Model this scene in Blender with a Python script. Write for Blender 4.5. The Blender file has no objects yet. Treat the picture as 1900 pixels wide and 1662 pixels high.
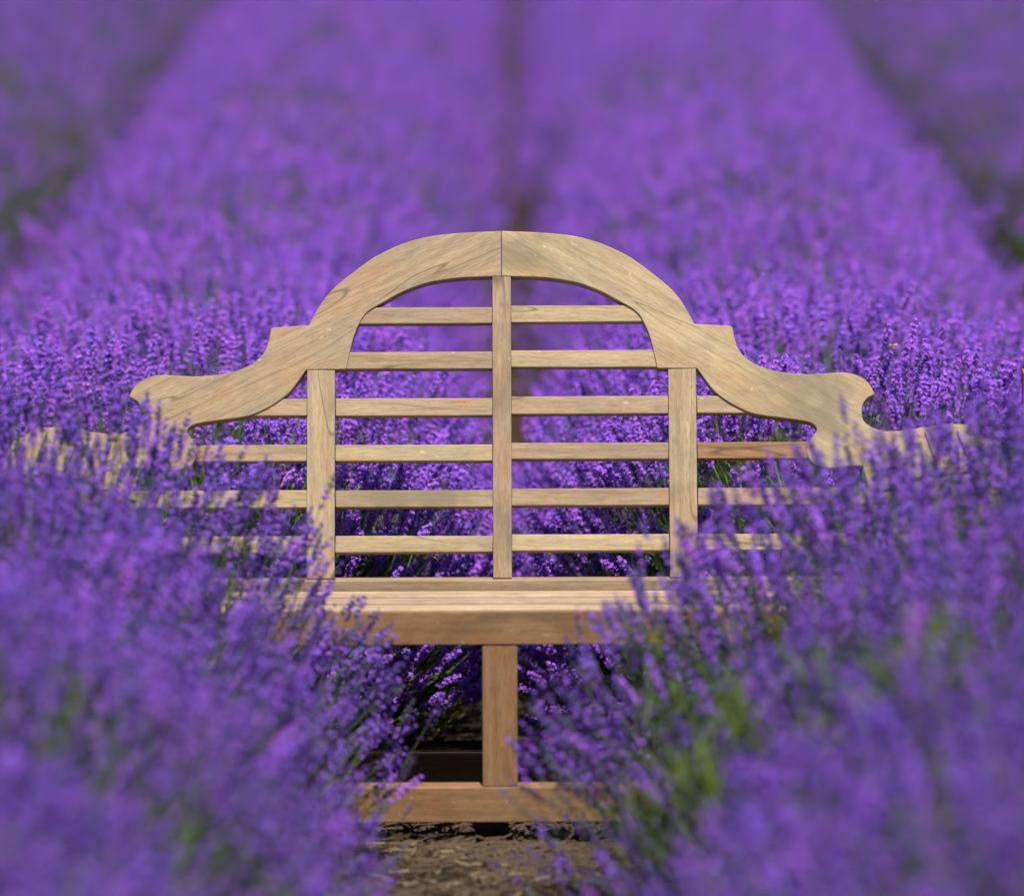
import bpy, bmesh, math, random
import numpy as np
from mathutils import Vector, Matrix, Euler, noise as mnoise

S = bpy.context.scene
COL = S.collection
rng = np.random.default_rng(7)
random.seed(7)
R = math.radians

# ------------------------------------------------------------------ camera
CAM_Y, CAM_Z, FPX = -12.5, 2.215, 12000.0 / 1900.0
cam_data = bpy.data.cameras.new('camera')
cam = bpy.data.objects.new('camera', cam_data)
COL.objects.link(cam)
cam.location = (0, CAM_Y, CAM_Z)
cam.rotation_euler = (R(90) - math.atan(1501 / 12000), 0, 0)
cam_data.sensor_width = 36
cam_data.lens = 36 * FPX
cam_data.clip_start = 0.5
cam_data.clip_end = 6000
cam_data.dof.use_dof = True
cam_data.dof.focus_distance = 12.78
cam_data.dof.aperture_fstop = 2.0
S.camera = cam

# ------------------------------------------------------------------ sky, sun, exposure
SUN_EL, SUN_AZ = R(63), R(172)          # azimuth clockwise from +Y: behind the camera, a little to the left
world = bpy.data.worlds.new('World')
S.world = world
world.use_nodes = True
wn = world.node_tree
wn.nodes.clear()
sky = wn.nodes.new('ShaderNodeTexSky')
sky.sky_type = 'NISHITA'
sky.sun_disc = False
sky.sun_elevation = SUN_EL
sky.sun_rotation = SUN_AZ
bg = wn.nodes.new('ShaderNodeBackground')
bg.inputs['Strength'].default_value = 0.055
wo = wn.nodes.new('ShaderNodeOutputWorld')
wn.links.new(sky.outputs[0], bg.inputs[0])
wn.links.new(bg.outputs[0], wo.inputs[0])

sun_data = bpy.data.lights.new('sun', 'SUN')
sun_data.energy = 4.8
sun_data.angle = R(0.53)
sun_data.color = (1.0, 0.95, 0.87)
sun = bpy.data.objects.new('sun', sun_data)
COL.objects.link(sun)
sd = Vector((math.sin(SUN_AZ) * math.cos(SUN_EL), math.cos(SUN_AZ) * math.cos(SUN_EL), math.sin(SUN_EL)))
sun.rotation_euler = sd.to_track_quat('Z', 'Y').to_euler()
sun.location = (0, -20, 30)

S.view_settings.view_transform = 'Standard'
S.view_settings.look = 'None'
S.view_settings.gamma = 1
S.view_settings.exposure = 0.55
S.view_settings.use_curve_mapping = False
S.render.engine = 'CYCLES'
S.cycles.max_bounces = 8
S.cycles.diffuse_bounces = 2
S.cycles.glossy_bounces = 2
S.cycles.transmission_bounces = 3
S.cycles.use_denoising = True
S.cycles.caustics_reflective = False
S.cycles.caustics_refractive = False

# ------------------------------------------------------------------ materials
def new_mat(name):
    m = bpy.data.materials.new(name)
    m.use_nodes = True
    nt = m.node_tree
    nt.nodes.clear()
    return m, nt

def node(nt, typ, **kw):
    n = nt.nodes.new(typ)
    for k, v in kw.items():
        setattr(n, k, v)
    return n

def ramp(nt, stops, src, interp='LINEAR'):
    r = node(nt, 'ShaderNodeValToRGB')
    r.color_ramp.interpolation = interp
    el = r.color_ramp.elements
    while len(el) < len(stops):
        el.new(0.5)
    for e, (p, c) in zip(el, stops):
        e.position = p
        e.color = (*c, 1) if len(c) == 3 else c
    nt.links.new(src, r.inputs[0])
    return r.outputs[0]

def mix(nt, fac, a, b, mode='MIX'):
    m = node(nt, 'ShaderNodeMix', data_type='RGBA', blend_type=mode)
    for sock, v in ((m.inputs[0], fac), (m.inputs[6], a), (m.inputs[7], b)):
        if hasattr(v, 'is_output') or isinstance(v, bpy.types.NodeSocket):
            nt.links.new(v, sock)
        elif isinstance(v, (int, float)):
            sock.default_value = v
        else:
            sock.default_value = (*v, 1)
    return m.outputs[2]

def wood_material(name, light, mid, dark, grey, roughness=0.7):
    m, nt = new_mat(name)
    L = nt.links
    at = node(nt, 'ShaderNodeAttribute', attribute_name='grain')
    def mapped(scale):
        mp = node(nt, 'ShaderNodeMapping')
        mp.inputs['Scale'].default_value = scale
        L.new(at.outputs['Vector'], mp.inputs['Vector'])
        return mp.outputs[0]
    def noise(scale, detail=4, rough=0.6, dist=0.0):
        n = node(nt, 'ShaderNodeTexNoise')
        n.inputs['Scale'].default_value = 1
        n.inputs['Detail'].default_value = detail
        n.inputs['Roughness'].default_value = rough
        n.inputs['Distortion'].default_value = dist
        L.new(mapped(scale), n.inputs['Vector'])
        return n.outputs['Fac']
    streak = noise((5, 90, 90), 6, 0.65)
    band = noise((1.6, 16, 16), 3, 0.55, 0.4)
    patch = noise((7, 9, 9), 5, 0.62, 0.6)
    warm = noise((4, 11, 11), 4, 0.6, 0.8)
    blot = noise((3.2, 4.5, 4.5), 3, 0.6, 0.8)
    pore = noise((70, 330, 330), 3, 0.75)
    fleck = noise((34, 230, 230), 5, 0.75, 0.2)
    base = mix(nt, ramp(nt, [(0.36, (0, 0, 0)), (0.66, (1, 1, 1))], band), mid, light)
    base = mix(nt, ramp(nt, [(0.36, (0.6, 0.6, 0.6)), (0.60, (0, 0, 0))], streak), base, dark)
    base = mix(nt, ramp(nt, [(0.45, (0, 0, 0)), (0.70, (0.8, 0.8, 0.8))], patch), base, grey)
    base = mix(nt, ramp(nt, [(0.52, (0, 0, 0)), (0.72, (0.7, 0.7, 0.7))], warm), base, [light[0] * .88, light[1] * .68, light[2] * .56])
    base = mix(nt, 1.0, base, ramp(nt, [(0.30, (0.74, 0.71, 0.67)), (0.5, (1, 1, 1)), (0.68, (1.18, 1.18, 1.18))], fleck), 'MULTIPLY')
    # growth lines: thin dark contour lines of a stretched noise
    ringn = noise((0.9, 9, 9), 2, 0.45, 0.2)
    mul = node(nt, 'ShaderNodeMath', operation='MULTIPLY'); mul.inputs[1].default_value = 5.0
    L.new(ringn, mul.inputs[0])
    fr = node(nt, 'ShaderNodeMath', operation='PINGPONG'); fr.inputs[1].default_value = 0.5
    L.new(mul.outputs[0], fr.inputs[0])
    line = ramp(nt, [(0.0, (0.75, 0.75, 0.75)), (0.022, (0, 0, 0))], fr.outputs[0])
    base = mix(nt, line, base, [c * 0.55 for c in dark])
    # dull smudges and paler rubbed spots
    base = mix(nt, ramp(nt, [(0.56, (0, 0, 0)), (0.69, (0.62, 0.62, 0.62))], blot), base, [c * 0.5 for c in grey])
    base = mix(nt, ramp(nt, [(0.30, (0.55, 0.55, 0.55)), (0.38, (0, 0, 0))], pore), base, [c * 0.6 for c in dark])
    pale = noise((26, 60, 60), 4, 0.6, 1.0)
    base = mix(nt, ramp(nt, [(0.68, (0, 0, 0)), (0.76, (0.7, 0.7, 0.7))], pale), base, (0.62, 0.56, 0.46))
    # each board has its own tone
    oi = node(nt, 'ShaderNodeObjectInfo')
    hs = node(nt, 'ShaderNodeHueSaturation')
    mr = node(nt, 'ShaderNodeMapRange'); mr.inputs[3].default_value = 0.86; mr.inputs[4].default_value = 1.12
    L.new(oi.outputs['Random'], mr.inputs[0]); L.new(mr.outputs[0], hs.inputs['Value'])
    mr2 = node(nt, 'ShaderNodeMapRange'); mr2.inputs[3].default_value = 0.488; mr2.inputs[4].default_value = 0.508
    L.new(oi.outputs['Random'], mr2.inputs[0]); L.new(mr2.outputs[0], hs.inputs['Hue'])
    L.new(base, hs.inputs['Color'])
    bs = node(nt, 'ShaderNodeBsdfPrincipled')
    L.new(hs.outputs[0], bs.inputs['Base Color'])
    bs.inputs['Roughness'].default_value = roughness
    bs.inputs['Specular IOR Level'].default_value = 0.25
    b1 = node(nt, 'ShaderNodeBump'); b1.inputs['Strength'].default_value = 0.5; b1.inputs['Distance'].default_value = 0.0012
    L.new(streak, b1.inputs['Height'])
    b2 = node(nt, 'ShaderNodeBump'); b2.inputs['Strength'].default_value = 0.35; b2.inputs['Distance'].default_value = 0.0008
    L.new(pore, b2.inputs['Height']); L.new(b1.outputs[0], b2.inputs['Normal'])
    L.new(b2.outputs[0], bs.inputs['Normal'])
    o = node(nt, 'ShaderNodeOutputMaterial')
    L.new(bs.outputs[0], o.inputs[0])
    return m

WOOD = wood_material('weathered_teak', (0.405, 0.305, 0.188), (0.335, 0.246, 0.145), (0.20, 0.138, 0.078), (0.270, 0.220, 0.146))
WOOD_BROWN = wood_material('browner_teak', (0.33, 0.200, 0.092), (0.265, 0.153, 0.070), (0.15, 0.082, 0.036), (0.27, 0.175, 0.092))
WOOD_PALE = wood_material('sunlit_pale_teak', (0.42, 0.32, 0.225), (0.36, 0.265, 0.18), (0.34, 0.23, 0.14), (0.46, 0.37, 0.26))  # seat slats: sunlit paleness of their tops put into the wood colour
WOOD_STAKE = wood_material('orange_stake_wood', (0.42, 0.17, 0.05), (0.36, 0.13, 0.035), (0.2, 0.07, 0.02), (0.3, 0.14, 0.05))

def plant_material(name, c1, c2, translucency, hue=0.02, val=0.25, rough=0.6, spec=0.2):
    """two tones of the same organ, one picked per instance, with some light passing through"""
    m, nt = new_mat(name)
    L = nt.links
    oi = node(nt, 'ShaderNodeObjectInfo')
    col = mix(nt, oi.outputs['Random'], c1, c2)
    hs = node(nt, 'ShaderNodeHueSaturation')
    wnz = node(nt, 'ShaderNodeTexWhiteNoise', noise_dimensions='1D')
    L.new(oi.outputs['Random'], wnz.inputs['W'])
    mr = node(nt, 'ShaderNodeMapRange'); mr.inputs[3].default_value = 1 - val; mr.inputs[4].default_value = 1 + val
    L.new(wnz.outputs['Value'], mr.inputs[0]); L.new(mr.outputs[0], hs.inputs['Value'])
    mh = node(nt, 'ShaderNodeMapRange'); mh.inputs[3].default_value = 0.5 - hue; mh.inputs[4].default_value = 0.5 + hue
    sp = node(nt, 'ShaderNodeSeparateColor')
    L.new(wnz.outputs['Color'], sp.inputs[0]); L.new(sp.outputs[1], mh.inputs[0]); L.new(mh.outputs[0], hs.inputs['Hue'])
    L.new(col, hs.inputs['Color'])
    d = node(nt, 'ShaderNodeBsdfPrincipled')
    d.inputs['Roughness'].default_value = rough
    d.inputs['Specular IOR Level'].default_value = spec
    L.new(hs.outputs[0], d.inputs['Base Color'])
    t = node(nt, 'ShaderNodeBsdfTranslucent')
    L.new(hs.outputs[0], t.inputs['Color'])
    mx = node(nt, 'ShaderNodeMixShader'); mx.inputs[0].default_value = translucency
    L.new(d.outputs[0], mx.inputs[1]); L.new(t.outputs[0], mx.inputs[2])
    o = node(nt, 'ShaderNodeOutputMaterial')
    L.new(mx.outputs[0], o.inputs[0])
    return m

M_CALYX = plant_material('lavender_calyx', (0.105, 0.046, 0.280), (0.075, 0.038, 0.215), 0.25)
M_CALYX_BRIGHT = plant_material('open_lavender_calyx', (0.205, 0.080, 0.490), (0.145, 0.062, 0.400), 0.30)
M_PETAL = plant_material('lavender_petal', (0.57, 0.215, 0.970), (0.45, 0.178, 0.92), 0.40, hue=0.015, val=0.12)
M_PETAL_DEEP = plant_material('deep_lavender_petal', (0.40, 0.160, 0.860), (0.29, 0.125, 0.760), 0.35, hue=0.015, val=0.2)
M_BUD = plant_material('grey_lilac_bud', (0.23, 0.18, 0.40), (0.17, 0.13, 0.34), 0.25)
M_STEM = plant_material('lavender_stem', (0.14, 0.19, 0.060), (0.10, 0.15, 0.065), 0.15)
M_LEAF = plant_material('lavender_leaf', (0.118, 0.182, 0.022), (0.070, 0.112, 0.028), 0.30)

def flat_mat(name, col, rough=0.8):
    m, nt = new_mat(name)
    b = node(nt, 'ShaderNodeBsdfPrincipled')
    tc = node(nt, 'ShaderNodeTexCoord')
    n = node(nt, 'ShaderNodeTexNoise'); n.inputs['Scale'].default_value = 40; n.inputs['Detail'].default_value = 4
    nt.links.new(tc.outputs['Object'], n.inputs['Vector'])
    c = mix(nt, n.outputs['Fac'], [x * 0.7 for x in col], [min(1, x * 1.3) for x in col])
    nt.links.new(c, b.inputs['Base Color'])
    b.inputs['Roughness'].default_value = rough
    o = node(nt, 'ShaderNodeOutputMaterial')
    nt.links.new(b.outputs[0], o.inputs[0])
    return m

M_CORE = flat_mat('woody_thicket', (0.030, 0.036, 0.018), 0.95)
M_TWIG = flat_mat('dry_twig', (0.075, 0.047, 0.026), 0.9)
M_CLOD = flat_mat('soil_crumb', (0.050, 0.033, 0.020), 0.95)

def soil_material():
    m, nt = new_mat('dry_soil')
    L = nt.links
    tc = node(nt, 'ShaderNodeTexCoord')
    def nz(s, d, r):
        n = node(nt, 'ShaderNodeTexNoise'); n.inputs['Scale'].default_value = s; n.inputs['Detail'].default_value = d; n.inputs['Roughness'].default_value = r
        L.new(tc.outputs['Object'], n.inputs['Vector']); return n.outputs['Fac']
    a, b, c = nz(3, 5, 0.6), nz(35, 6, 0.7), nz(180, 4, 0.7)
    col = mix(nt, ramp(nt, [(0.35, (0, 0, 0)), (0.65, (1, 1, 1))], b), (0.016, 0.0115, 0.009), (0.046, 0.032, 0.022))
    col = mix(nt, ramp(nt, [(0.4, (0, 0, 0)), (0.7, (0.8, 0.8, 0.8))], a), col, (0.075, 0.048, 0.030))
    col = mix(nt, ramp(nt, [(0.36, (0.7, 0.7, 0.7)), (0.5, (0, 0, 0))], c), col, (0.016, 0.011, 0.007))
    p = node(nt, 'ShaderNodeBsdfPrincipled'); p.inputs['Roughness'].default_value = 0.95; p.inputs['Specular IOR Level'].default_value = 0.1
    L.new(col, p.inputs['Base Color'])
    bp = node(nt, 'ShaderNodeBump'); bp.inputs['Strength'].default_value = 0.8; bp.inputs['Distance'].default_value = 0.01
    L.new(b, bp.inputs['Height'])
    b2 = node(nt, 'ShaderNodeBump'); b2.inputs['Strength'].default_value = 0.7; b2.inputs['Distance'].default_value = 0.003
    L.new(c, b2.inputs['Height']); L.new(bp.outputs[0], b2.inputs['Normal']); L.new(b2.outputs[0], p.inputs['Normal'])
    o = node(nt, 'ShaderNodeOutputMaterial'); L.new(p.outputs[0], o.inputs[0])
    return m
M_SOIL = soil_material()

# ------------------------------------------------------------------ helpers
def link(o, parent=None):
    COL.objects.link(o)
    if parent is not None:
        o.parent = parent
    return o

def tag(o, label=None, cat=None, group=None, kind=None):
    for k, v in (('label', label), ('category', cat), ('group', group), ('kind', kind)):
        if v:
            o[k] = v
    return o

def mesh_obj(name, verts, faces, mats, parent=None, mat_idx=None, smooth=False):
    me = bpy.data.meshes.new(name)
    me.from_pydata(verts, [], faces)
    for m in (mats if isinstance(mats, (list, tuple)) else [mats]):
        me.materials.append(m)
    if mat_idx is not None:
        me.polygons.foreach_set('material_index', mat_idx)
    if smooth:
        me.polygons.foreach_set('use_smooth', [True] * len(me.polygons))
    me.update()
    return link(bpy.data.objects.new(name, me), parent)

# ------------------------------------------------------------------ ground (one sheet to the horizon)
def grid_axis(lo, hi, step, far):
    a = list(np.arange(lo, hi + step / 2, step))
    s = step; x = a[-1]
    while x < far:
        s *= 1.5; x += s; a.append(x)
    s = step; x = a[0]
    while x > -far:
        s *= 1.5; x -= s; a.insert(0, x)
    return np.array(a)
gx, gy = grid_axis(-1.0, 1.0, 0.02, 2500), grid_axis(-3.6, 1.6, 0.02, 2500)
verts = []
for y in gy:
    for x in gx:
        z = 0.0
        if -1.6 < x < 1.6 and -4.2 < y < 2.2:
            v = Vector((x, y, 0.0))
            z = 0.022 * mnoise.noise(v * 3.1) + 0.012 * mnoise.noise(v * 11) + 0.008 * mnoise.noise(v * 31)
            z = min(z, -0.004) if y > -0.62 else min(z, 0.03)
        verts.append((float(x), float(y), z - 0.058))
nx, ny = len(gx), len(gy)
faces = [(j * nx + i, j * nx + i + 1, (j + 1) * nx + i + 1, (j + 1) * nx + i) for j in range(ny - 1) for i in range(nx - 1)]
ground = mesh_obj('ground', verts, faces, M_SOIL, smooth=True)
tag(ground, 'dry brown soil of the path between the lavender rows', 'ground', kind='structure')

# ------------------------------------------------------------------ garden bench
BX = -0.0174
bench = bpy.data.objects.new('garden_bench', None)
link(bench)
bench.location = (BX, 0, 0)
bench.rotation_euler = (0, R(-0.2), 0)
tag(bench, 'weathered wooden garden bench with arched slatted back and scrolled arms', 'bench')

RHO = R(18)
P0 = Vector((0, 0, 0.394))
UP = Vector((0, math.sin(RHO), math.cos(RHO)))
NRM = Vector((0, -math.cos(RHO), math.sin(RHO)))
XA = Vector((1, 0, 0))
def back(a, b, c):
    return P0 + XA * a + UP * b + NRM * c

def catmull(pts, closed=True, sub=5):
    """pts: (x, y, corner) -> smooth dense outline; corners stay sharp"""
    out = []
    n = len(pts)
    for i in range(n):
        p1, p2 = pts[i], pts[(i + 1) % n]
        p0 = pts[i - 1] if not p1[2] else p1
        p3 = pts[(i + 2) % n] if not p2[2] else p2
        if p1[2] and p2[2]:
            out.append((p1[0], p1[1])); continue
        for k in range(sub):
            t = k / sub
            q = []
            for d in (0, 1):
                a, b, c, e = p0[d], p1[d], p2[d], p3[d]
                q.append(0.5 * (2 * b + (c - a) * t + (2 * a - 5 * b + 4 * c - e) * t * t + (3 * b - a - 3 * c + e) * t ** 3))
            out.append(tuple(q))
    return out

def finish_wood(name, bm, mat, grain_dir, across_dir, parent, bevel=0.0018):
    bmesh.ops.recalc_face_normals(bm, faces=bm.faces)
    me = bpy.data.meshes.new(name)
    bm.to_mesh(me); bm.free()
    me.materials.append(mat)
    g = grain_dir.normalized(); a = (across_dir - g * across_dir.dot(g)).normalized(); d = g.cross(a)
    off = Vector((random.uniform(-20, 20), random.uniform(-20, 20), random.uniform(-20, 20)))
    at = me.attributes.new('grain', 'FLOAT_VECTOR', 'POINT')
    buf = []
    for v in me.vertices:
        buf += [v.co.dot(g) + off.x, v.co.dot(a) + off.y, v.co.dot(d) + off.z]
    at.data.foreach_set('vector', buf)
    o = link(bpy.data.objects.new(name, me), parent)
    if bevel:
        b = o.modifiers.new('soft_edges', 'BEVEL')
        b.width = bevel; b.segments = 2; b.limit_method = 'ANGLE'; b.angle_limit = R(50)
    return o

def slab(name, outline, c0, c1, mat, grain_dir, parent, frame=back, bevel=0.0018):
    """an outline given its own thickness, cut from a board"""
    bm = bmesh.new()
    f0 = [bm.verts.new(frame(a, b, c1)) for a, b in outline]
    f1 = [bm.verts.new(frame(a, b, c0)) for a, b in outline]
    bm.faces.new(f0); bm.faces.new(f1[::-1])
    n = len(outline)
    for i in range(n):
        f = bm.faces.new((f0[i], f1[i], f1[(i + 1) % n], f0[(i + 1) % n])); f.smooth = False
    nrm = frame(0, 0, 1) - frame(0, 0, 0)
    return finish_wood(name, bm, mat, grain_dir, nrm.cross(grain_dir), parent, bevel)

def beam(name, lo, hi, mat, parent, grain=0, wob=0.0, shear=None, bevel=0.002):
    """axis-aligned timber in bench space; shear(v) bends or slopes it"""
    bm = bmesh.new()
    ax = grain
    n = 6
    rings = []
    o1, o2 = [k for k in (0, 1, 2) if k != ax]
    for i in range(n + 1):
        t = i / n
        ring = []
        for s1, s2 in ((0, 0), (1, 0), (1, 1), (0, 1)):
            v = [0, 0, 0]
            v[ax] = lo[ax] + (hi[ax] - lo[ax]) * t
            v[o1] = (lo[o1], hi[o1])[s1]; v[o2] = (lo[o2], hi[o2])[s2]
            v = Vector(v)
            if shear: v = shear(v)
            ring.append(bm.verts.new(v))
        rings.append(ring)
    for i in range(n):
        for k in range(4):
            bm.faces.new((rings[i][k], rings[i][(k + 1) % 4], rings[i + 1][(k + 1) % 4], rings[i + 1][k]))
    bm.faces.new(rings[0][::-1]); bm.faces.new(rings[-1])
    g = Vector((0, 0, 0)); g[ax] = 1
    a = Vector((0, 0, 0)); a[o1] = 1
    return finish_wood(name, bm, mat, g, a, parent, bevel)

def bar_in_back(name, a0, a1, b0, b1, c0, c1, mat, parent, along):
    j = lambda s: random.uniform(-s, s)
    o = [(a0 + j(.0006), b0 + j(.0006)), (a1 + j(.0006), b0 + j(.0006)), (a1 + j(.0006), b1 + j(.0006)), (a0 + j(.0006), b1 + j(.0006))]
    return slab(name, o, c0, c1, mat, XA if along == 'x' else UP, parent)

HALF = [(-0.0181,0.6960,1),(-0.0978,0.6922,0),(-0.1648,0.6845,0),(-0.2158,0.6693,0),(-0.2662,0.6448,0),(-0.3133,0.6105,0),(-0.3524,0.5768,0),(-0.3767,0.5443,0),(-0.3966,0.5074,1),(-0.4676,0.5031,1),(-0.4718,0.4987,1),(-0.4749,0.4792,0),(-0.4832,0.4554,0),(-0.4989,0.4370,0),(-0.5242,0.4219,0),(-0.5654,0.4100,0),(-0.6162,0.4057,0),(-0.6554,0.4073,0),(-0.6904,0.4087,0),(-0.7168,0.4024,0),(-0.7368,0.3884,0),(-0.7502,0.3647,1),(-0.7364,0.3582,0),(-0.7268,0.3463,0),(-0.7234,0.3301,0),(-0.7275,0.3118,0),(-0.7432,0.2989,0),(-0.7632,0.2924,0),(-0.7864,0.2908,0),(-0.8288,0.2962,0),(-0.8754,0.3027,0),(-0.9039,0.3048,0),(-0.9345,0.3010,0),(-0.9575,0.2817,0),(-0.9677,0.2558,0),(-0.9589,0.2268,0),(-0.9291,0.2096,0),(-0.8868,0.2075,0),(-0.8236,0.2161,0),(-0.7507,0.2198,0),(-0.7149,0.2220,0),(-0.6610,0.2177,0),(-0.6315,0.2247,0),(-0.6189,0.2376,0),(-0.6148,0.2526,0),(-0.6192,0.2687,0),(-0.6278,0.2833,0),(-0.6348,0.2935,0),(-0.6301,0.3037,0),(-0.6154,0.3107,0),(-0.5763,0.3172,0),(-0.5140,0.3264,0),(-0.4708,0.3452,0),(-0.4381,0.3690,0),(-0.4203,0.3906,0),(-0.4014,0.4176,1),(-0.3230,0.4187,1),(-0.3162,0.4511,0),(-0.3085,0.4825,0),(-0.2969,0.5107,0),(-0.2801,0.5345,0),(-0.2424,0.5573,0),(-0.2155,0.5725,0),(-0.1837,0.5855,0),(-0.1529,0.5942,0),(-0.0977,0.6018,0),(-0.0181,0.6045,1)]
TH = 0.034
half = [(x - BX, y, c) for x, y, c in HALF]
half[0] = (-0.0005, half[0][1], 1); half[-1] = (-0.0005, half[-1][1], 1)
dense = catmull(half)
dense_r = [(-x, y) for x, y in dense][::-1]
gl = (XA * 0.90 + UP * 0.44)
gr = (XA * 0.86 - UP * 0.50)
slab('crest_board', dense, -TH, 0.0, WOOD, gl, bench)
slab('crest_board', dense_r, -TH, 0.0008, WOOD, gr, bench)

# upright posts and the centre stile, butting under the crest
for s in (-1, 1):
    a0, a1 = sorted((s * 0.3272, s * 0.3822))
    bar_in_back('back_post', a0, a1, 0.0015, 0.4172, -TH, 0.0003, WOOD, bench, 'y')
bar_in_back('centre_stile', -0.0175, 0.0185, 0.0015, 0.6040, -0.031, 0.0006, WOOD, bench, 'y')

SL = [(0.5117, 0.5447), (0.4208, 0.4549), (0.3276, 0.3625), (0.2371, 0.2698), (0.1446, 0.1790), (0.0553, 0.0879)]
inner = [0.292, 0.318, 0.3265, 0.3265, 0.3265, 0.3265]
for i, (b0, b1) in enumerate(SL):
    for s in (-1, 1):
        tilt = 0.0012 * s
        a0, a1 = sorted((s * 0.0185, s * inner[i]))
        bar_in_back('back_slat', a0, a1, b0 + tilt, b1 + tilt, -0.030, -0.0035, WOOD, bench, 'x')
        if i >= 2:
            out = (0.56, 0.628, 0.735, 0.735)[i - 2]
            a0, a1 = sorted((s * 0.3828, s * out))
            bar_in_back('back_slat', a0, a1, b0 + tilt, b1 + tilt, -0.030, -0.0035, WOOD_BROWN if (i == 3 and s > 0) else WOOD, bench, 'x')

# corner posts, arms
def seat_z(y):
    t = (y + 0.425) / 0.405
    return 0.399 - 0.024 * t 
for s in (-1, 1):
    # rear corner post leans with the back above the seat
    a0, a1 = sorted((s * 0.7355, s * 0.790))
    bar_in_back('rear_corner_post', a0, a1, -0.055, 0.2185, -TH - 0.002, -0.002, WOOD, bench, 'y')
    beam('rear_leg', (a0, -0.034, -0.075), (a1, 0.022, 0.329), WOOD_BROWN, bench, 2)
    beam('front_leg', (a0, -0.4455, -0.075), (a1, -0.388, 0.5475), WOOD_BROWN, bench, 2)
    # scrolled arm: the same rolled profile at the front, joined to the back by slats
    prof = [(0.690, 0.600, 1), (0.735, 0.622, 0), (0.770, 0.634, 0), (0.815, 0.642, 0), (0.865, 0.646, 0), (0.905, 0.645, 0), (0.937, 0.632, 0), (0.950, 0.606, 0), (0.942, 0.578, 0), (0.915, 0.560, 0), (0.870, 0.556, 0), (0.800, 0.550, 0), (0.740, 0.549, 0), (0.690, 0.549, 1)]
    ol = catmull([(s * x, z, c) for x, z, c in prof])
    fr = lambda a, b, c: Vector((a, -0.40 - c, b))
    slab('arm_scroll', ol, -0.016, 0.016, WOOD, XA, bench, frame=fr)
    for (x, z, ang) in ((0.722, 0.624, 24), (0.785, 0.645, 12), (0.848, 0.656, 3), (0.908, 0.654, -12), (0.951, 0.627, -58)):
        ca, sa = math.cos(R(ang)), math.sin(R(ang))
        rect = [(-.0265, 0), (.0265, 0), (.0265, .011), (-.0265, .011)]
        o2 = [(s * (x + p * ca - q * sa), z + p * sa + q * ca) for p, q in rect]
        fr2 = lambda a, b, c: Vector((a, -c, b + 0.02 * (0.42 - c) / 0.4))
        slab('arm_slat', o2, -0.045 if x > 0.76 and x < 0.0 else 0.03, 0.42, WOOD, Vector((0, 1, 0)), bench, frame=fr2)
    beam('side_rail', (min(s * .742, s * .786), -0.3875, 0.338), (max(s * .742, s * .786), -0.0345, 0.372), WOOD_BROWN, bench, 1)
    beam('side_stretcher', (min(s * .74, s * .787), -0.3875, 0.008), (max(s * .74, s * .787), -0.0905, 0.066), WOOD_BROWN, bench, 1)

# seat: rear rail, slats, front apron
beam('rear_seat_rail', (-0.735, -0.012, 0.332), (0.735, 0.030, 0.3935), WOOD, bench, 0)
yy = -0.425
lift = (0.0, -0.0032, 0.0014, -0.0026, 0.0016, -0.0010)
for k in range(6):
    w = 0.0580
    y0, y1 = yy, yy + w
    def sh(v, y0=y0, y1=y1, up=lift[k]):
        return Vector((v.x, v.y, v.z + seat_z(v.y) + up - 0.003 * abs(v.x) ** 2))
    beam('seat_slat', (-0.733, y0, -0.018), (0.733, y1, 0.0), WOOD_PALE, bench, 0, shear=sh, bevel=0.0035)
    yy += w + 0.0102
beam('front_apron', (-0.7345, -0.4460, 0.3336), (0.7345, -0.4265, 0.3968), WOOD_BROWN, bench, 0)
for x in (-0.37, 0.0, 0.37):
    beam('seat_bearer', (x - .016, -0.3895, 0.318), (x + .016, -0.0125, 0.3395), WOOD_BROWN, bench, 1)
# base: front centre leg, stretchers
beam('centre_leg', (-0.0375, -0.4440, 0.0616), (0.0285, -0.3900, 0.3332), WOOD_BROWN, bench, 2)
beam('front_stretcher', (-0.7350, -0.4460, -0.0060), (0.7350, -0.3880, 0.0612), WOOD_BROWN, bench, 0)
beam('rear_stretcher', (-0.7350, -0.0900, -0.0030), (0.7350, -0.0345, 0.0628), WOOD_BROWN, bench, 0)

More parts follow.
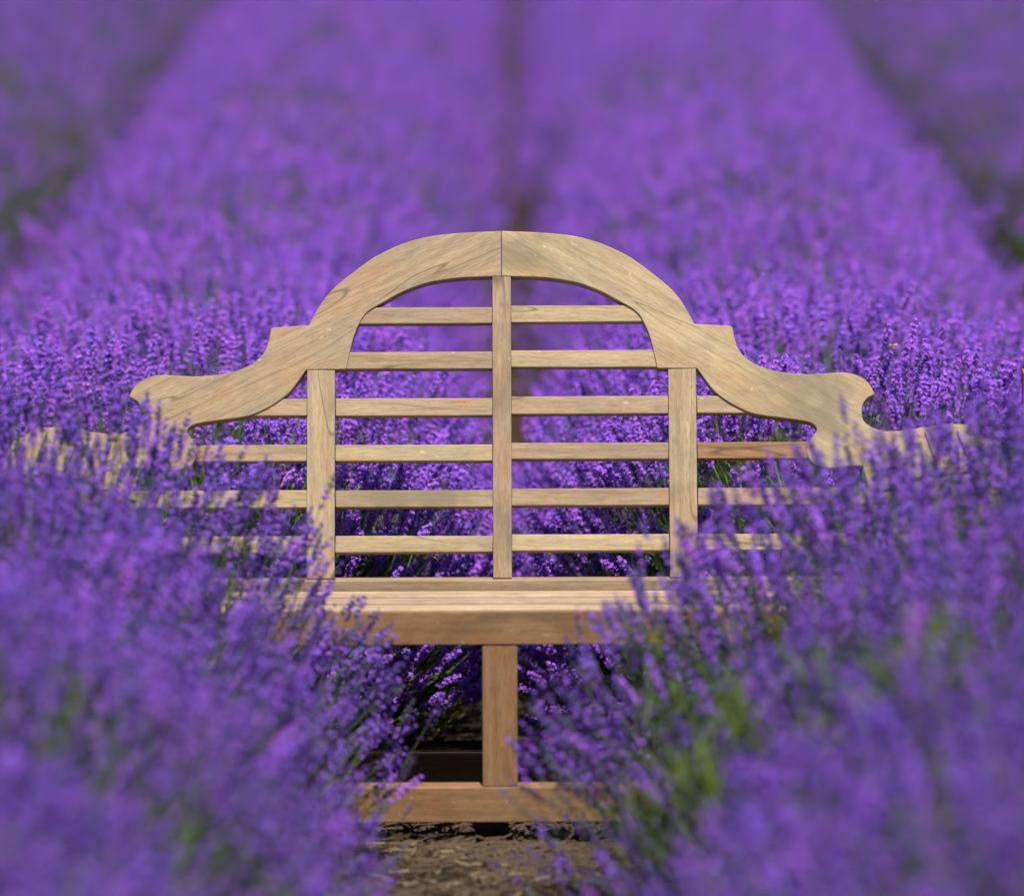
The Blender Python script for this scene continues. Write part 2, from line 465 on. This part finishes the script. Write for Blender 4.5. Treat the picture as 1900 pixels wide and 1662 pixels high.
# ------------------------------------------------------------------ lavender: one flowering stem, a few kinds
def lavender_stem(name, seed, L=0.38, kind='bloom'):
    r = random.Random(seed)
    V, F, MI = [], [], []
    bend = r.uniform(0.01, 0.05); ba = r.uniform(0, 6.28)
    def axis(t):
        return Vector((math.cos(ba) * bend * t * t, math.sin(ba) * bend * t * t, L * t))
    def tube(t0, t1, r0, r1, mi, n=5):
        b0 = len(V)
        for i in range(n + 1):
            t = t0 + (t1 - t0) * i / n
            c = axis(t); rad = r0 + (r1 - r0) * i / n
            for k in range(3):
                a = 2.094 * k
                V.append((c.x + rad * math.cos(a), c.y + rad * math.sin(a), c.z))
        for i in range(n):
            for k in range(3):
                F.append((b0 + i * 3 + k, b0 + i * 3 + (k + 1) % 3, b0 + i * 3 + 3 + (k + 1) % 3, b0 + i * 3 + 3 + k)); MI.append(mi)
    tube(0, 0.985, 0.0013, 0.0008, 2)
    # narrow leaf pair low down
    for _ in range(3):
        t = r.uniform(0.05, 0.35); c = axis(t); a = r.uniform(0, 6.28); ln = r.uniform(.03, .05)
        d = Vector((math.cos(a) * .5, math.sin(a) * .5, .85)); sd_ = Vector((-math.sin(a), math.cos(a), 0)) * .0022
        b0 = len(V)
        for p in (c, c + d * ln * .5 + sd_, c + d * ln, c + d * ln * .5 - sd_): V.append(tuple(p))
        F.append((b0, b0 + 1, b0 + 2, b0 + 3)); MI.append(3)
    spike = r.uniform(.042, .060)
    nw = 6 if spike > .05 else 5
    ws = [1 - (spike / L) * (i / (nw - 1)) for i in range(nw)]
    if r.random() < .65: ws.append(ws[-1] - r.uniform(.018, .032) / L)
    for wi, t in enumerate(ws):
        c = axis(t)
        top = wi == 0
        n = r.randint(6, 8) if not top else 5
        size = (0.8 if top else 1.0) * (0.9 + 0.15 * math.sin(math.pi * min(wi + .6, nw) / nw)) * (0.95 if kind != 'bud' else .82)
        for k in range(n):
            a = 6.283 * k / n + r.uniform(-.35, .35)
            el = R(r.uniform(28, 62)) if not top else R(r.uniform(50, 85))
            d = Vector((math.cos(a) * math.cos(el), math.sin(a) * math.cos(el), math.sin(el)))
            ln = r.uniform(.0078, .0105) * size
            rad = .0017 * size
            base = c + d * .001 + Vector((0, 0, r.uniform(-.003, .003)))
            s1 = d.cross(Vector((0, 0, 1))).normalized(); s2 = d.cross(s1)
            b0 = len(V)
            V.append(tuple(base))
            for q in range(4):
                aa = 1.5708 * q
                V.append(tuple(base + d * ln * .6 + (s1 * math.cos(aa) + s2 * math.sin(aa)) * rad))
            V.append(tuple(base + d * ln))
            mi = {'full': 5, 'bloom': 0, 'bud': 4}[kind]
            if kind == 'full' and r.random() < .35: mi = 0
            for q in range(4):
                F.append((b0, b0 + 1 + (q + 1) % 4, b0 + 1 + q)); MI.append(mi)
                F.append((b0 + 5, b0 + 1 + q, b0 + 1 + (q + 1) % 4)); MI.append(mi)
            popen = {'full': .88, 'bloom': .36, 'bud': .05}[kind]
            if r.random() < popen:
                tip = base + d * ln * .95
                pr = r.uniform(.0036, .0054)
                np_ = 4
                ph = r.uniform(0, 6.28)
                for q in range(np_):
                    aa = ph + 6.283 * q / np_
                    e = (s1 * math.cos(aa) + s2 * math.sin(aa))
                    e2 = (s1 * math.cos(aa + 1.57) + s2 * math.sin(aa + 1.57))
                    b0 = len(V)
                    up_ = d * .0015
                    for p in (tip, tip + e * pr * .65 + e2 * pr * .42 + up_, tip + e * pr + up_ * .6, tip + e * pr * .65 - e2 * pr * .42 + up_): V.append(tuple(p))
                    F.append((b0, b0 + 1, b0 + 2, b0 + 3)); MI.append({'full': 1, 'bloom': 6, 'bud': 4}[kind])
    me = bpy.data.meshes.new(name)
    me.from_pydata(V, [], F)
    for m in (M_CALYX, M_PETAL, M_STEM, M_LEAF, M_BUD, M_CALYX_BRIGHT, M_PETAL_DEEP): me.materials.append(m)
    me.polygons.foreach_set('material_index', MI)
    me.update()
    return me

def leaf_tuft(name, seed):
    r = random.Random(seed)
    V, F = [], []
    for _ in range(22):
        a = r.uniform(0, 6.28); sp = r.uniform(.1, .75); ln = r.uniform(.05, .11); w = r.uniform(.0016, .003)
        o = Vector((r.uniform(-.03, .03), r.uniform(-.03, .03), r.uniform(-.02, .04)))
        d = Vector((math.cos(a) * sp, math.sin(a) * sp, 1)).normalized()
        s_ = Vector((-math.sin(a), math.cos(a), 0)) * w
        bow = Vector((math.cos(a), math.sin(a), 0)) * ln * .18
        b0 = len(V)
        for p in (o - s_ * .5, o + s_ * .5, o + d * ln * .55 + s_, o + d * ln * .55 - s_, o + d * ln + bow): V.append(tuple(p))
        F.append((b0, b0 + 1, b0 + 2, b0 + 3)); F.append((b0 + 3, b0 + 2, b0 + 4))
    me = bpy.data.meshes.new(name)
    me.from_pydata(V, [], F); me.materials.append(M_LEAF); me.update()
    return me

NF, NH, NG = 6, 6, 3
stem_meshes = [lavender_stem('flowering_stem', 100 + i, kind='full') for i in range(NF)] + [lavender_stem('opening_stem', 150 + i) for i in range(NH)] + [lavender_stem('budding_stem', 200 + i, kind='bud') for i in range(NG)]
def template_collection(name, meshes, prefix):
    c = bpy.data.collections.new(name)
    for i, me in enumerate(meshes):
        o = bpy.data.objects.new('%s_%s' % (prefix, 'abcdefghijklmnop'[i]), me)
        c.objects.link(o)
    return c
COL_STEMS = template_collection('stem_kinds', stem_meshes, 'flower_spike')
COL_TUFTS = template_collection('tuft_kinds', [leaf_tuft('leaf_tuft', 300 + i) for i in range(5)], 'leaf_tuft')

def scatter_group(name, coll):
    ng = bpy.data.node_groups.new(name, 'GeometryNodeTree')
    ng.interface.new_socket('Geometry', in_out='INPUT', socket_type='NodeSocketGeometry')
    ng.interface.new_socket('Geometry', in_out='OUTPUT', socket_type='NodeSocketGeometry')
    N = ng.nodes
    gi, go = N.new('NodeGroupInput'), N.new('NodeGroupOutput')
    ci = N.new('GeometryNodeCollectionInfo')
    ci.inputs['Collection'].default_value = coll
    ci.inputs['Separate Children'].default_value = True
    ci.inputs['Reset Children'].default_value = True
    ip = N.new('GeometryNodeInstanceOnPoints')
    ip.inputs['Pick Instance'].default_value = True
    def attr(nm, typ):
        a = N.new('GeometryNodeInputNamedAttribute'); a.data_type = typ
        a.inputs['Name'].default_value = nm
        return a.outputs['Attribute']
    e2r = N.new('FunctionNodeEulerToRotation')
    ng.links.new(attr('rot', 'FLOAT_VECTOR'), e2r.inputs[0])
    ng.links.new(gi.outputs[0], ip.inputs['Points'])
    ng.links.new(ci.outputs[0], ip.inputs['Instance'])
    ng.links.new(attr('idx', 'INT'), ip.inputs['Instance Index'])
    ng.links.new(e2r.outputs[0], ip.inputs['Rotation'])
    ng.links.new(attr('scl', 'FLOAT'), ip.inputs['Scale'])
    ng.links.new(ip.outputs[0], go.inputs[0])
    return ng
NG_STEMS, NG_TUFTS = scatter_group('scatter_stems', COL_STEMS), scatter_group('scatter_tufts', COL_TUFTS)

def scatter_object(name, pos, rot, scl, idx, ng, parent):
    me = bpy.data.meshes.new(name)
    n = len(pos)
    me.vertices.add(n)
    me.vertices.foreach_set('co', np.asarray(pos, np.float32).ravel())
    for nm, typ, key, dat in (('rot', 'FLOAT_VECTOR', 'vector', rot), ('scl', 'FLOAT', 'value', scl), ('idx', 'INT', 'value', idx)):
        a = me.attributes.new(nm, typ, 'POINT')
        a.data.foreach_set(key, np.ascontiguousarray(dat, np.int32 if typ == 'INT' else np.float32).ravel())
    me.update()
    o = link(bpy.data.objects.new(name, me), parent)
    md = o.modifiers.new('scatter', 'NODES'); md.node_group = ng
    tag(o, kind='stuff')
    return o

def euler_from_dir(d, roll):
    """XYZ euler taking +Z to d with a spin about it (vectorised)"""
    d = d / np.linalg.norm(d, axis=1, keepdims=True)
    # R = Rz(c) Ry(b) Rx(a) with the spin first is not XYZ; build matrices instead
    th = np.arccos(np.clip(d[:, 2], -1, 1)); ph = np.arctan2(d[:, 1], d[:, 0])
    ct, st, cp, sp, cr, sr = np.cos(th), np.sin(th), np.cos(ph), np.sin(ph), np.cos(roll), np.sin(roll)
    # M = Rz(ph) Ry(th) Rz(roll)
    M00 = cp * ct * cr - sp * sr; M10 = sp * ct * cr + cp * sr; M20 = -st * cr
    M21 = st * sr; M22 = ct
    M01 = -cp * ct * sr - sp * cr; M11 = -sp * ct * sr + cp * cr
    b = np.arcsin(np.clip(-M20, -1, 1))
    a = np.arctan2(M21, M22); c = np.arctan2(M10, M00)
    return np.stack([a, b, c], 1)

def vnoise(x, y, f, seed):
    return np.array([mnoise.noise(Vector((float(a) * f, float(b) * f, seed * 7.31))) for a, b in zip(x, y)])

# thin places in the flower cover where the leaves show: x, y, radius, strength
THIN = [(-0.92, 3.4, 0.26, .85), (-0.72, 10.6, 0.35, .8), (-0.95, 1.6, .16, .55), (0.55, 3.9, .30, .5), (0.95, 2.8, .2, .45), (-1.05, 2.3, .2, .6),
        (0.31, -1.94, .10, .8), (0.24, -1.75, .10, .9), (0.70, -2.7, .10, .9), (0.46, -3.0, .08, .8), (0.46, -2.56, .07, .8), (0.36, -2.2, .08, .8), (0.22, -1.30, .07, .7), (0.86, -2.45, .08, .7), (0.28, -2.40, .09, .85), (0.60, -3.3, .07, .7),
        (-0.62, 0.55, .10, .5), (0.55, 0.45, .12, .5)]

def section(xc, a, H, phi, s, PE=2.0):
    sx = np.sign(np.sin(phi)) * np.abs(np.sin(phi)) ** (2 / PE)
    sz = np.abs(np.cos(phi)) ** (2 / PE)
    return xc + a * sx * s, H * sz * s

def end_shrink(y, y0, y1, round0, round1, rad):
    f = np.ones_like(y)
    if round0:
        d = np.clip((y - y0) / rad, 0, 1); f *= np.sqrt(np.clip(1 - (1 - d) ** 2, 0.0, 1)) * .9 + .1
    if round1:
        d = np.clip((y1 - y) / rad, 0, 1); f *= np.sqrt(np.clip(1 - (1 - d) ** 2, 0.0, 1)) * .9 + .1
    return f

def lavender_row(label, xc, a, H, y0, y1, dens, round0=False, round1=False, singles=0, seed=0, grey_side=0, sparse=1.0, dens_near=None, full=.5, PE=2.0, inward=0.0, cull=0.0, patchy=.75):
    rg = np.random.default_rng(seed)
    root = bpy.data.objects.new('lavender_row', None)
    link(root)
    root.location = (xc, 0.5 * (y0 + y1), 0)
    tag(root, label, 'lavender row', 'lavender rows')
    off = np.array([xc, 0.5 * (y0 + y1), 0.0])
    length = y1 - y0
    ER = .20 if round1 else .42
    bushes = np.arange(y0 + .2, y1, .47) + rg.uniform(-.06, .06, len(np.arange(y0 + .2, y1, .47)))
    bside = rg.uniform(-.05, .05, len(bushes)); bsize = rg.uniform(.90, 1.07, len(bushes))
    def bush_terms(y):
        i = np.abs(y[:, None] - bushes[None, :]).argmin(1)
        dy = y - bushes[i]
        return i, dy, bsize[i] * (1.02 - .13 * np.minimum((dy / .24) ** 2, 1.3))
    # rows lean and spread a little along their length
    def flare(yv):
        return inward * np.clip(1 - (yv - y0) / 3.2, 0, 1) + math.copysign(.020, xc) * np.clip((yv - 4) / 5, 0, 1) if round0 else (.18 * np.clip((12 - yv) / 8, 0, 1) if xc > 1.5 else 0 * yv)
    # --- flower heads
    n = int(length * dens)
    y = rg.uniform(y0, y1, n)
    if dens_near:
        extra = rg.uniform(dens_near[0], dens_near[1], int((dens_near[1] - dens_near[0]) * dens_near[2]))
        y = np.concatenate([y, extra]); n = len(y)
    u = rg.uniform(-1, 1, n)
    phi = u * (math.pi / 2) * 1.0
    i, dy, bs = bush_terms(y)
    s = 1.0 - np.abs(rg.normal(0, .10, n)) + (rg.random(n) < .07) * rg.uniform(0, .10, n)
    s = np.clip(s, .55, 1.14) * bs * end_shrink(y, y0, y1, round0, round1, ER)
    x, z = section(xc, a, H, phi, s, PE)
    x = x + bside[i] + flare(y)
    keep = np.ones(n)
    for tx, ty, tr, ts in THIN:
        keep *= 1 - ts * np.exp(-(((x - tx) ** 2 + ((y - ty) * .8) ** 2) / tr ** 2) ** 2)
    nz = vnoise(x, y, 1.5, seed)
    keep *= np.clip(1.08 - patchy * np.clip(nz - .12, 0, 1) * 1.6, .25, 1)
    keep *= np.clip((z - .03) / (.08 if round0 else .22), .04, 1)
    if cull:
        keep *= np.where(y > 2.5, np.clip((z - .12) / cull, .03, 1), 1)
    k = rg.random(n) < keep
    y, phi, dy, s, x, z, i = y[k], phi[k], dy[k], s[k], x[k], z[k], i[k]
    n = len(y)
    dy_end = np.zeros(n)
    if round0: dy_end -= np.clip(1 - (y - y0) / ER, 0, 1) * 1.1
    if round1: dy_end += np.clip(1 - (y1 - y) / ER, 0, 1) * 1.1
    d = np.stack([np.sin(phi) * .62 + rg.normal(0, .15, n), dy * .8 + dy_end + rg.normal(0, .15, n), np.cos(phi) * .85 + .42 + rg.normal(0, .06, n)], 1)
    d /= np.linalg.norm(d, axis=1, keepdims=True)
    sc = rg.uniform(.74, 1.06, n) * np.where(y > 2.5, .86, 1.0)
    head = np.stack([x, y, z], 1)
    base = head - d * (.37 * sc)[:, None]
    pgrey = np.where(np.sign(phi) == grey_side, np.clip((np.abs(phi) - .6) / .9, 0, 1) * .55, .03) if grey_side else np.full(n, .13)
    grey = rg.random(n) < pgrey
    idx = np.where(rg.random(n) < full, rg.integers(0, NF, n), NF + rg.integers(0, NH, n))
    idx = np.where(grey, NF + NH + rg.integers(0, NG, n), idx)
    rot = euler_from_dir(d, rg.uniform(0, 6.28, n))
    single = np.zeros(n, bool)
    if singles:
        edge = (y1 - y) if round1 else (y - y0)
        score = edge - 1.2 * (s - 1) * (s > .9) - .35 * z
        order = np.argsort(np.where((s > .86) & (np.abs(x) < 1.0), score, 99))[:singles]
        single[order] = True
        for j in order:
            o = bpy.data.objects.new('flower_spike', stem_meshes[int(idx[j])])
            link(o, root)
            o.location = Vector(base[j] - off)
            o.rotation_euler = Euler(tuple(float(v) for v in rot[j]))
            o.scale = (float(sc[j]),) * 3
    m = ~single
    scatter_object('flower_spikes', base[m] - off, rot[m], sc[m], idx[m], NG_STEMS, root)
    # --- leaves
    n = int(length * min(dens, 700) * .62 * sparse)
    y = rg.uniform(y0 + .05, y1 - .05, n); phi = rg.uniform(-1, 1, n) * (math.pi / 2)
    i, dy, bs = bush_terms(y)
    s = rg.uniform(.42, .66, n) * bs * end_shrink(y, y0, y1, round0, round1, ER)
    x, z = section(xc, a * 1.02, H, phi, s, PE)
    d = np.stack([np.sin(phi) * .8 + rg.normal(0, .25, n), rg.normal(0, .3, n), np.cos(phi) * .8 + .45], 1)
    y = y.copy()
    if seed == 12:
        # fresh leafy shoots push up through the thin places of this row
        spots = [t for t in THIN if t[1] < -1 and t[0] > 0]
        m2 = n // 100
        pick = rg.integers(0, len(spots), m2)
        tx = np.maximum(np.array([spots[q][0] for q in pick]) + rg.normal(0, .06, m2), .22); ty = np.array([spots[q][1] for q in pick]) + rg.normal(0, .07, m2)
        y[:m2] = ty
        tt = np.clip((tx - xc) / a, -.98, .98)
        zs2 = H * np.sqrt(1 - tt ** 2) * rg.uniform(.62, .88, m2)
        x = x.copy(); z = z.copy(); i = i.copy()
        x[:m2] = tx - bside[i[:m2]]; z[:m2] = zs2
        d[:m2, 2] += .5
    scatter_object('foliage', np.stack([x + bside[i] + flare(y), y, np.maximum(z, .02)], 1) - off, euler_from_dir(d, rg.uniform(0, 6.28, n)),
                   rg.uniform(.8, 1.5, n), rg.integers(0, 5, n), NG_TUFTS, root)
    # --- dark woody inside of the bushes
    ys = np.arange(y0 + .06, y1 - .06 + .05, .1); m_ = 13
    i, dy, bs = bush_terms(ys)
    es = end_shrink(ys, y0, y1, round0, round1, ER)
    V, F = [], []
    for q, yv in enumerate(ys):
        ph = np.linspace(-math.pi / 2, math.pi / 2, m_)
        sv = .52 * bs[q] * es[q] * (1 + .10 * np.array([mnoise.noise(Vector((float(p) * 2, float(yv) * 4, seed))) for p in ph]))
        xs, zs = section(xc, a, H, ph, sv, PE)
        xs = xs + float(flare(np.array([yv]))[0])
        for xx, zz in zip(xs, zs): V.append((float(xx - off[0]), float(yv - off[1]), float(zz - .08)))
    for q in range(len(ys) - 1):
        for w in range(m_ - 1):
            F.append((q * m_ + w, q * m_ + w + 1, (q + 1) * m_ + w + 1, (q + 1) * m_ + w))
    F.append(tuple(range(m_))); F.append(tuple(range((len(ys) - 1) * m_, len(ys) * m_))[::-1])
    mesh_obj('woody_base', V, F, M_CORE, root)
    return root

lavender_row('blurred purple lavender row in front of the bench, covering its left arm', -0.990, .785, .845, -6.6, -0.49, 1900, round1=True, singles=300, seed=11, patchy=.12, grey_side=1, dens_near=(-2.0, -.5, 900), full=.06)
lavender_row('blurred lavender row with green leafy gaps in front of the right bench arm', 0.965, .890, .835, -6.6, -0.49, 1900, round1=True, singles=300, seed=12, patchy=.45, grey_side=-1, dens_near=(-2.0, -.5, 900), full=.06)
lavender_row('lavender row starting behind the left half of the bench', -0.735, .706, .75, 0.20, 32, 1350, round0=True, singles=300, seed=13, dens_near=(.2, 5, 1000), full=.75, PE=2.5, cull=.18, inward=.09)
lavender_row('lavender row starting behind the right half of the bench, sharp spikes by the right scroll', 0.755, .714, .77, 0.20, 32, 1350, round0=True, singles=300, seed=14, dens_near=(.2, 5, 1000), full=.75, PE=2.5, cull=.18, inward=-.07)
lavender_row('dim lavender row beyond the left-hand furrow in the top left corner', -2.27, .68, .74, 1.6, 32, 760, seed=15, sparse=.5, full=.45, PE=2.4, cull=.36)
lavender_row('dim lavender row beyond the dark furrow in the top right corner', 2.27, .68, .74, 1.6, 32, 760, seed=16, sparse=.5, full=.45, PE=2.4, cull=.36)

# ------------------------------------------------------------------ litter on the path
def litter():
    V, F = [], []
    r = random.Random(5)
    for _ in range(2200):
        x = r.gauss(0, .22); y = r.uniform(-2.4, .1); z = 0.004 + r.random() * .008
        a = r.uniform(0, 3.14); ln = r.uniform(.015, .09); w = r.uniform(.0006, .0022); el = r.uniform(-.1, .2)
        d = Vector((math.cos(a), math.sin(a), el)) * ln; sd_ = Vector((-math.sin(a), math.cos(a), 0)) * w; up = Vector((0, 0, w * 1.5))
        z -= .05; c = Vector((x, y, z)); mid = c + d * .5 + Vector((r.uniform(-1, 1), r.uniform(-1, 1), 0)) * ln * .12
        b0 = len(V)
        for p in (c, mid, c + d):
            V += [tuple(p - sd_), tuple(p + sd_), tuple(p + up)]
        for q in (0, 3):
            for k in range(3):
                F.append((b0 + q + k, b0 + q + (k + 1) % 3, b0 + q + 3 + (k + 1) % 3, b0 + q + 3 + k))
    for _ in range(900):  # extra twigs heaped before the front rail, added to darken it like shade
        x = r.gauss(-.02, .20); y = -.44 - abs(r.gauss(0, .13)); z = r.random() * .012 * max(0, 1 - abs(-.66 - y) / .2) + .002
        a = r.gauss(0, .7); ln = r.uniform(.02, .10); w = r.uniform(.0008, .0022); el = r.uniform(-.15, .2)
        d = Vector((math.cos(a), math.sin(a), el)) * ln; sd_ = Vector((-math.sin(a), math.cos(a), 0)) * w; up = Vector((0, 0, w * 1.5))
        z -= .05; c = Vector((x, y, z)); b0 = len(V)
        if (c + d).y > -.45: d.y = -abs(d.y)
        for p in (c, c + d):
            V += [tuple(p - sd_), tuple(p + sd_), tuple(p + up)]
        for k in range(3):
            F.append((b0 + k, b0 + (k + 1) % 3, b0 + 3 + (k + 1) % 3, b0 + 3 + k))
    o = mesh_obj('dry_twigs', V, F, M_TWIG)
    tag(o, 'dry twigs and stalks littering the soil in front of the bench, with more added by the rail as its dark shade', 'twigs', kind='stuff')
    V, F = [], []
    for _ in range(3000):
        x = r.gauss(0, .25); y = r.uniform(-2.6, .1); s = abs(r.gauss(0, .006)) + .002
        b0 = len(V)
        for p in ((1, 0, 0), (0, 1, 0), (-1, 0, 0), (0, -1, 0), (0, 0, .8), (0, 0, -.8)):
            V.append((x + s * (p[0] + r.uniform(-.35, .35)), y + s * (p[1] + r.uniform(-.35, .35)), -.052 + s * (p[2] + r.uniform(-.3, .3))))
        for k in range(4):
            F.append((b0 + k, b0 + (k + 1) % 4, b0 + 4)); F.append((b0 + (k + 1) % 4, b0 + k, b0 + 5))
    o = mesh_obj('soil_crumbs', V, F, M_CLOD)
    tag(o, 'crumbs of dark soil scattered on the path below the bench', 'soil crumbs', kind='stuff')
litter()
def straw():
    r = random.Random(9)
    V, F = [], []
    for _ in range(260):
        x = r.gauss(-.02, .16); y = r.uniform(-1.7, -.5); a = r.uniform(0, 6.28); ln = r.uniform(.012, .06); w = r.uniform(.0008, .002)
        d = Vector((math.cos(a), math.sin(a), r.uniform(-.05, .18))) * ln; s_ = Vector((-math.sin(a), math.cos(a), 0)) * w; up = Vector((0, 0, 1.4 * w))
        zz = -.058 + .022 * mnoise.noise(Vector((x, y, 0)) * 3.1) + .012
        c = Vector((x, y, zz)); b0 = len(V)
        for p in (c, c + d): V += [tuple(p - s_), tuple(p + s_), tuple(p + up)]
        for k in range(3): F.append((b0 + k, b0 + (k + 1) % 3, b0 + 3 + (k + 1) % 3, b0 + 3 + k))
    o = mesh_obj('pale_straw', V, F, flat_mat('pale_straw', (.24, .175, .10), .85))
    tag(o, 'pale broken straw lying on the soil of the path', 'straw', kind='stuff')
straw()

# ------------------------------------------------------------------ wooden stake at the right edge
bm = bmesh.new()
pts = [(1.0175, 0.28), (1.0665, 0.28), (1.0665, 0.33), (1.0175, 0.33)]
top = (.766, .744, .748, .771)
b = [bm.verts.new((x, y, -.15)) for x, y in pts]; t = [bm.verts.new((x, y, z)) for (x, y), z in zip(pts, top)]
bm.faces.new(b[::-1]); bm.faces.new(t)
for k in range(4): bm.faces.new((b[k], b[(k + 1) % 4], t[(k + 1) % 4], t[k]))
stake = finish_wood('wooden_stake', bm, WOOD_STAKE, Vector((0, 0, 1)), Vector((1, 0, 0)), None)
tag(stake, 'orange-brown wooden stake standing in the lavender at the right edge', 'stake')

# ------------------------------------------------------------------ bees on the flowers
def bee_materials():
    m, nt = new_mat('bee_body')
    tc = node(nt, 'ShaderNodeTexCoord'); sp = node(nt, 'ShaderNodeSeparateXYZ')
    nt.links.new(tc.outputs['Object'], sp.inputs[0])
    mu = node(nt, 'ShaderNodeMath', operation='MULTIPLY'); mu.inputs[1].default_value = 1800
    nt.links.new(sp.outputs[1], mu.inputs[0])
    si = node(nt, 'ShaderNodeMath', operation='SINE'); nt.links.new(mu.outputs[0], si.inputs[0])
    col = ramp(nt, [(0.45, (0.030, 0.018, 0.010)), (0.6, (0.42, 0.22, 0.05))], si.outputs[0])
    p = node(nt, 'ShaderNodeBsdfPrincipled'); p.inputs['Roughness'].default_value = .6
    nt.links.new(col, p.inputs['Base Color'])
    o = node(nt, 'ShaderNodeOutputMaterial'); nt.links.new(p.outputs[0], o.inputs[0])
    w = plant_material('bee_wing', (.55, .48, .36), (.5, .45, .36), .5)
    return m, w
M_BEE, M_WING = bee_materials()
def ellipsoid(bm, c, r, seg=10):
    mat = Matrix.Translation(c) @ Matrix.Diagonal((*r, 1))
    bmesh.ops.create_uvsphere(bm, u_segments=seg, v_segments=7, radius=1, matrix=mat)
bm = bmesh.new()
ellipsoid(bm, (0, -.0045, 0), (.0026, .0050, .0025))
ellipsoid(bm, (0, .0020, .0004), (.0026, .0028, .0026))
ellipsoid(bm, (0, .0055, -.0002), (.0018, .0015, .0017))
for s in (-1, 1):
    for yy_ in (.0005, .0022, .0038):
        a = Vector((s * .0018, yy_, -.0012)); k = a + Vector((s * .0022, 0, -.0002)); e = k + Vector((s * .0006, 0, -.0028))
        vs = [bm.verts.new(a + Vector((0, .0003, 0))), bm.verts.new(a - Vector((0, .0003, 0))), bm.verts.new(k - Vector((0, .0003, 0))), bm.verts.new(k + Vector((0, .0003, 0))), bm.verts.new(e)]
        bm.faces.new(vs[:4]); bm.faces.new((vs[3], vs[2], vs[4]))
bee_me = bpy.data.meshes.new('bee_body'); bm.to_mesh(bee_me); bm.free(); bee_me.materials.append(M_BEE)
bee_me.polygons.foreach_set('use_smooth', [True] * len(bee_me.polygons))
def wing_mesh(s):
    bm = bmesh.new()
    o = [(0, 0), (.003, .0012), (.0075, .0002), (.0085, -.0018), (.006, -.0030), (.0025, -.002)]
    t_ = [bm.verts.new((s * (x + .0012), y + .002, .0028 + x * .25)) for x, y in o]
    l_ = [bm.verts.new((s * (x + .0012), y + .002, .0027 + x * .25)) for x, y in o]
    bm.faces.new(t_); bm.faces.new(l_[::-1])
    for k in range(6): bm.faces.new((t_[k], l_[k], l_[(k + 1) % 6], t_[(k + 1) % 6]))
    me = bpy.data.meshes.new('wing'); bm.to_mesh(me); bm.free(); me.materials.append(M_WING); return me
wings = [wing_mesh(-1), wing_mesh(1)]
def pix(x, y, depth):
    """a place in the field: where the sight line through a spot of the photo lies at that distance"""
    p = math.atan(1501 / 12000)
    fw, up = Vector((0, math.cos(p), -math.sin(p))), Vector((0, math.sin(p), math.cos(p)))
    return Vector((0, CAM_Y, CAM_Z)) + (fw + Vector((1, 0, 0)) * ((x - 950) / 12000) + up * ((831 - y) / 12000)) * depth
for (px, py, dep, rz, rx, lab, big) in ((808, 1037, 12.80, 2.6, .5, 'small yellow and brown bee on the lavender below the lowest back slat', 1.3),
                                   (841, 789, 14.2, 1.5, .1, 'blurred orange bee flying behind the gap under the third back slat', 1.5),
                                   (1656, 643, 13.05, .6, .7, 'tiny dark bee on the spike top beyond the right scroll of the bench', 1.1)):
    o = bpy.data.objects.new('bee', bee_me); link(o)
    o.location = pix(px, py, dep); o.rotation_euler = (rx, 0, rz); o.scale = (big,) * 3
    tag(o, lab, 'bee', 'bees on the lavender')
    for w in wings: link(bpy.data.objects.new('wing', w), o)
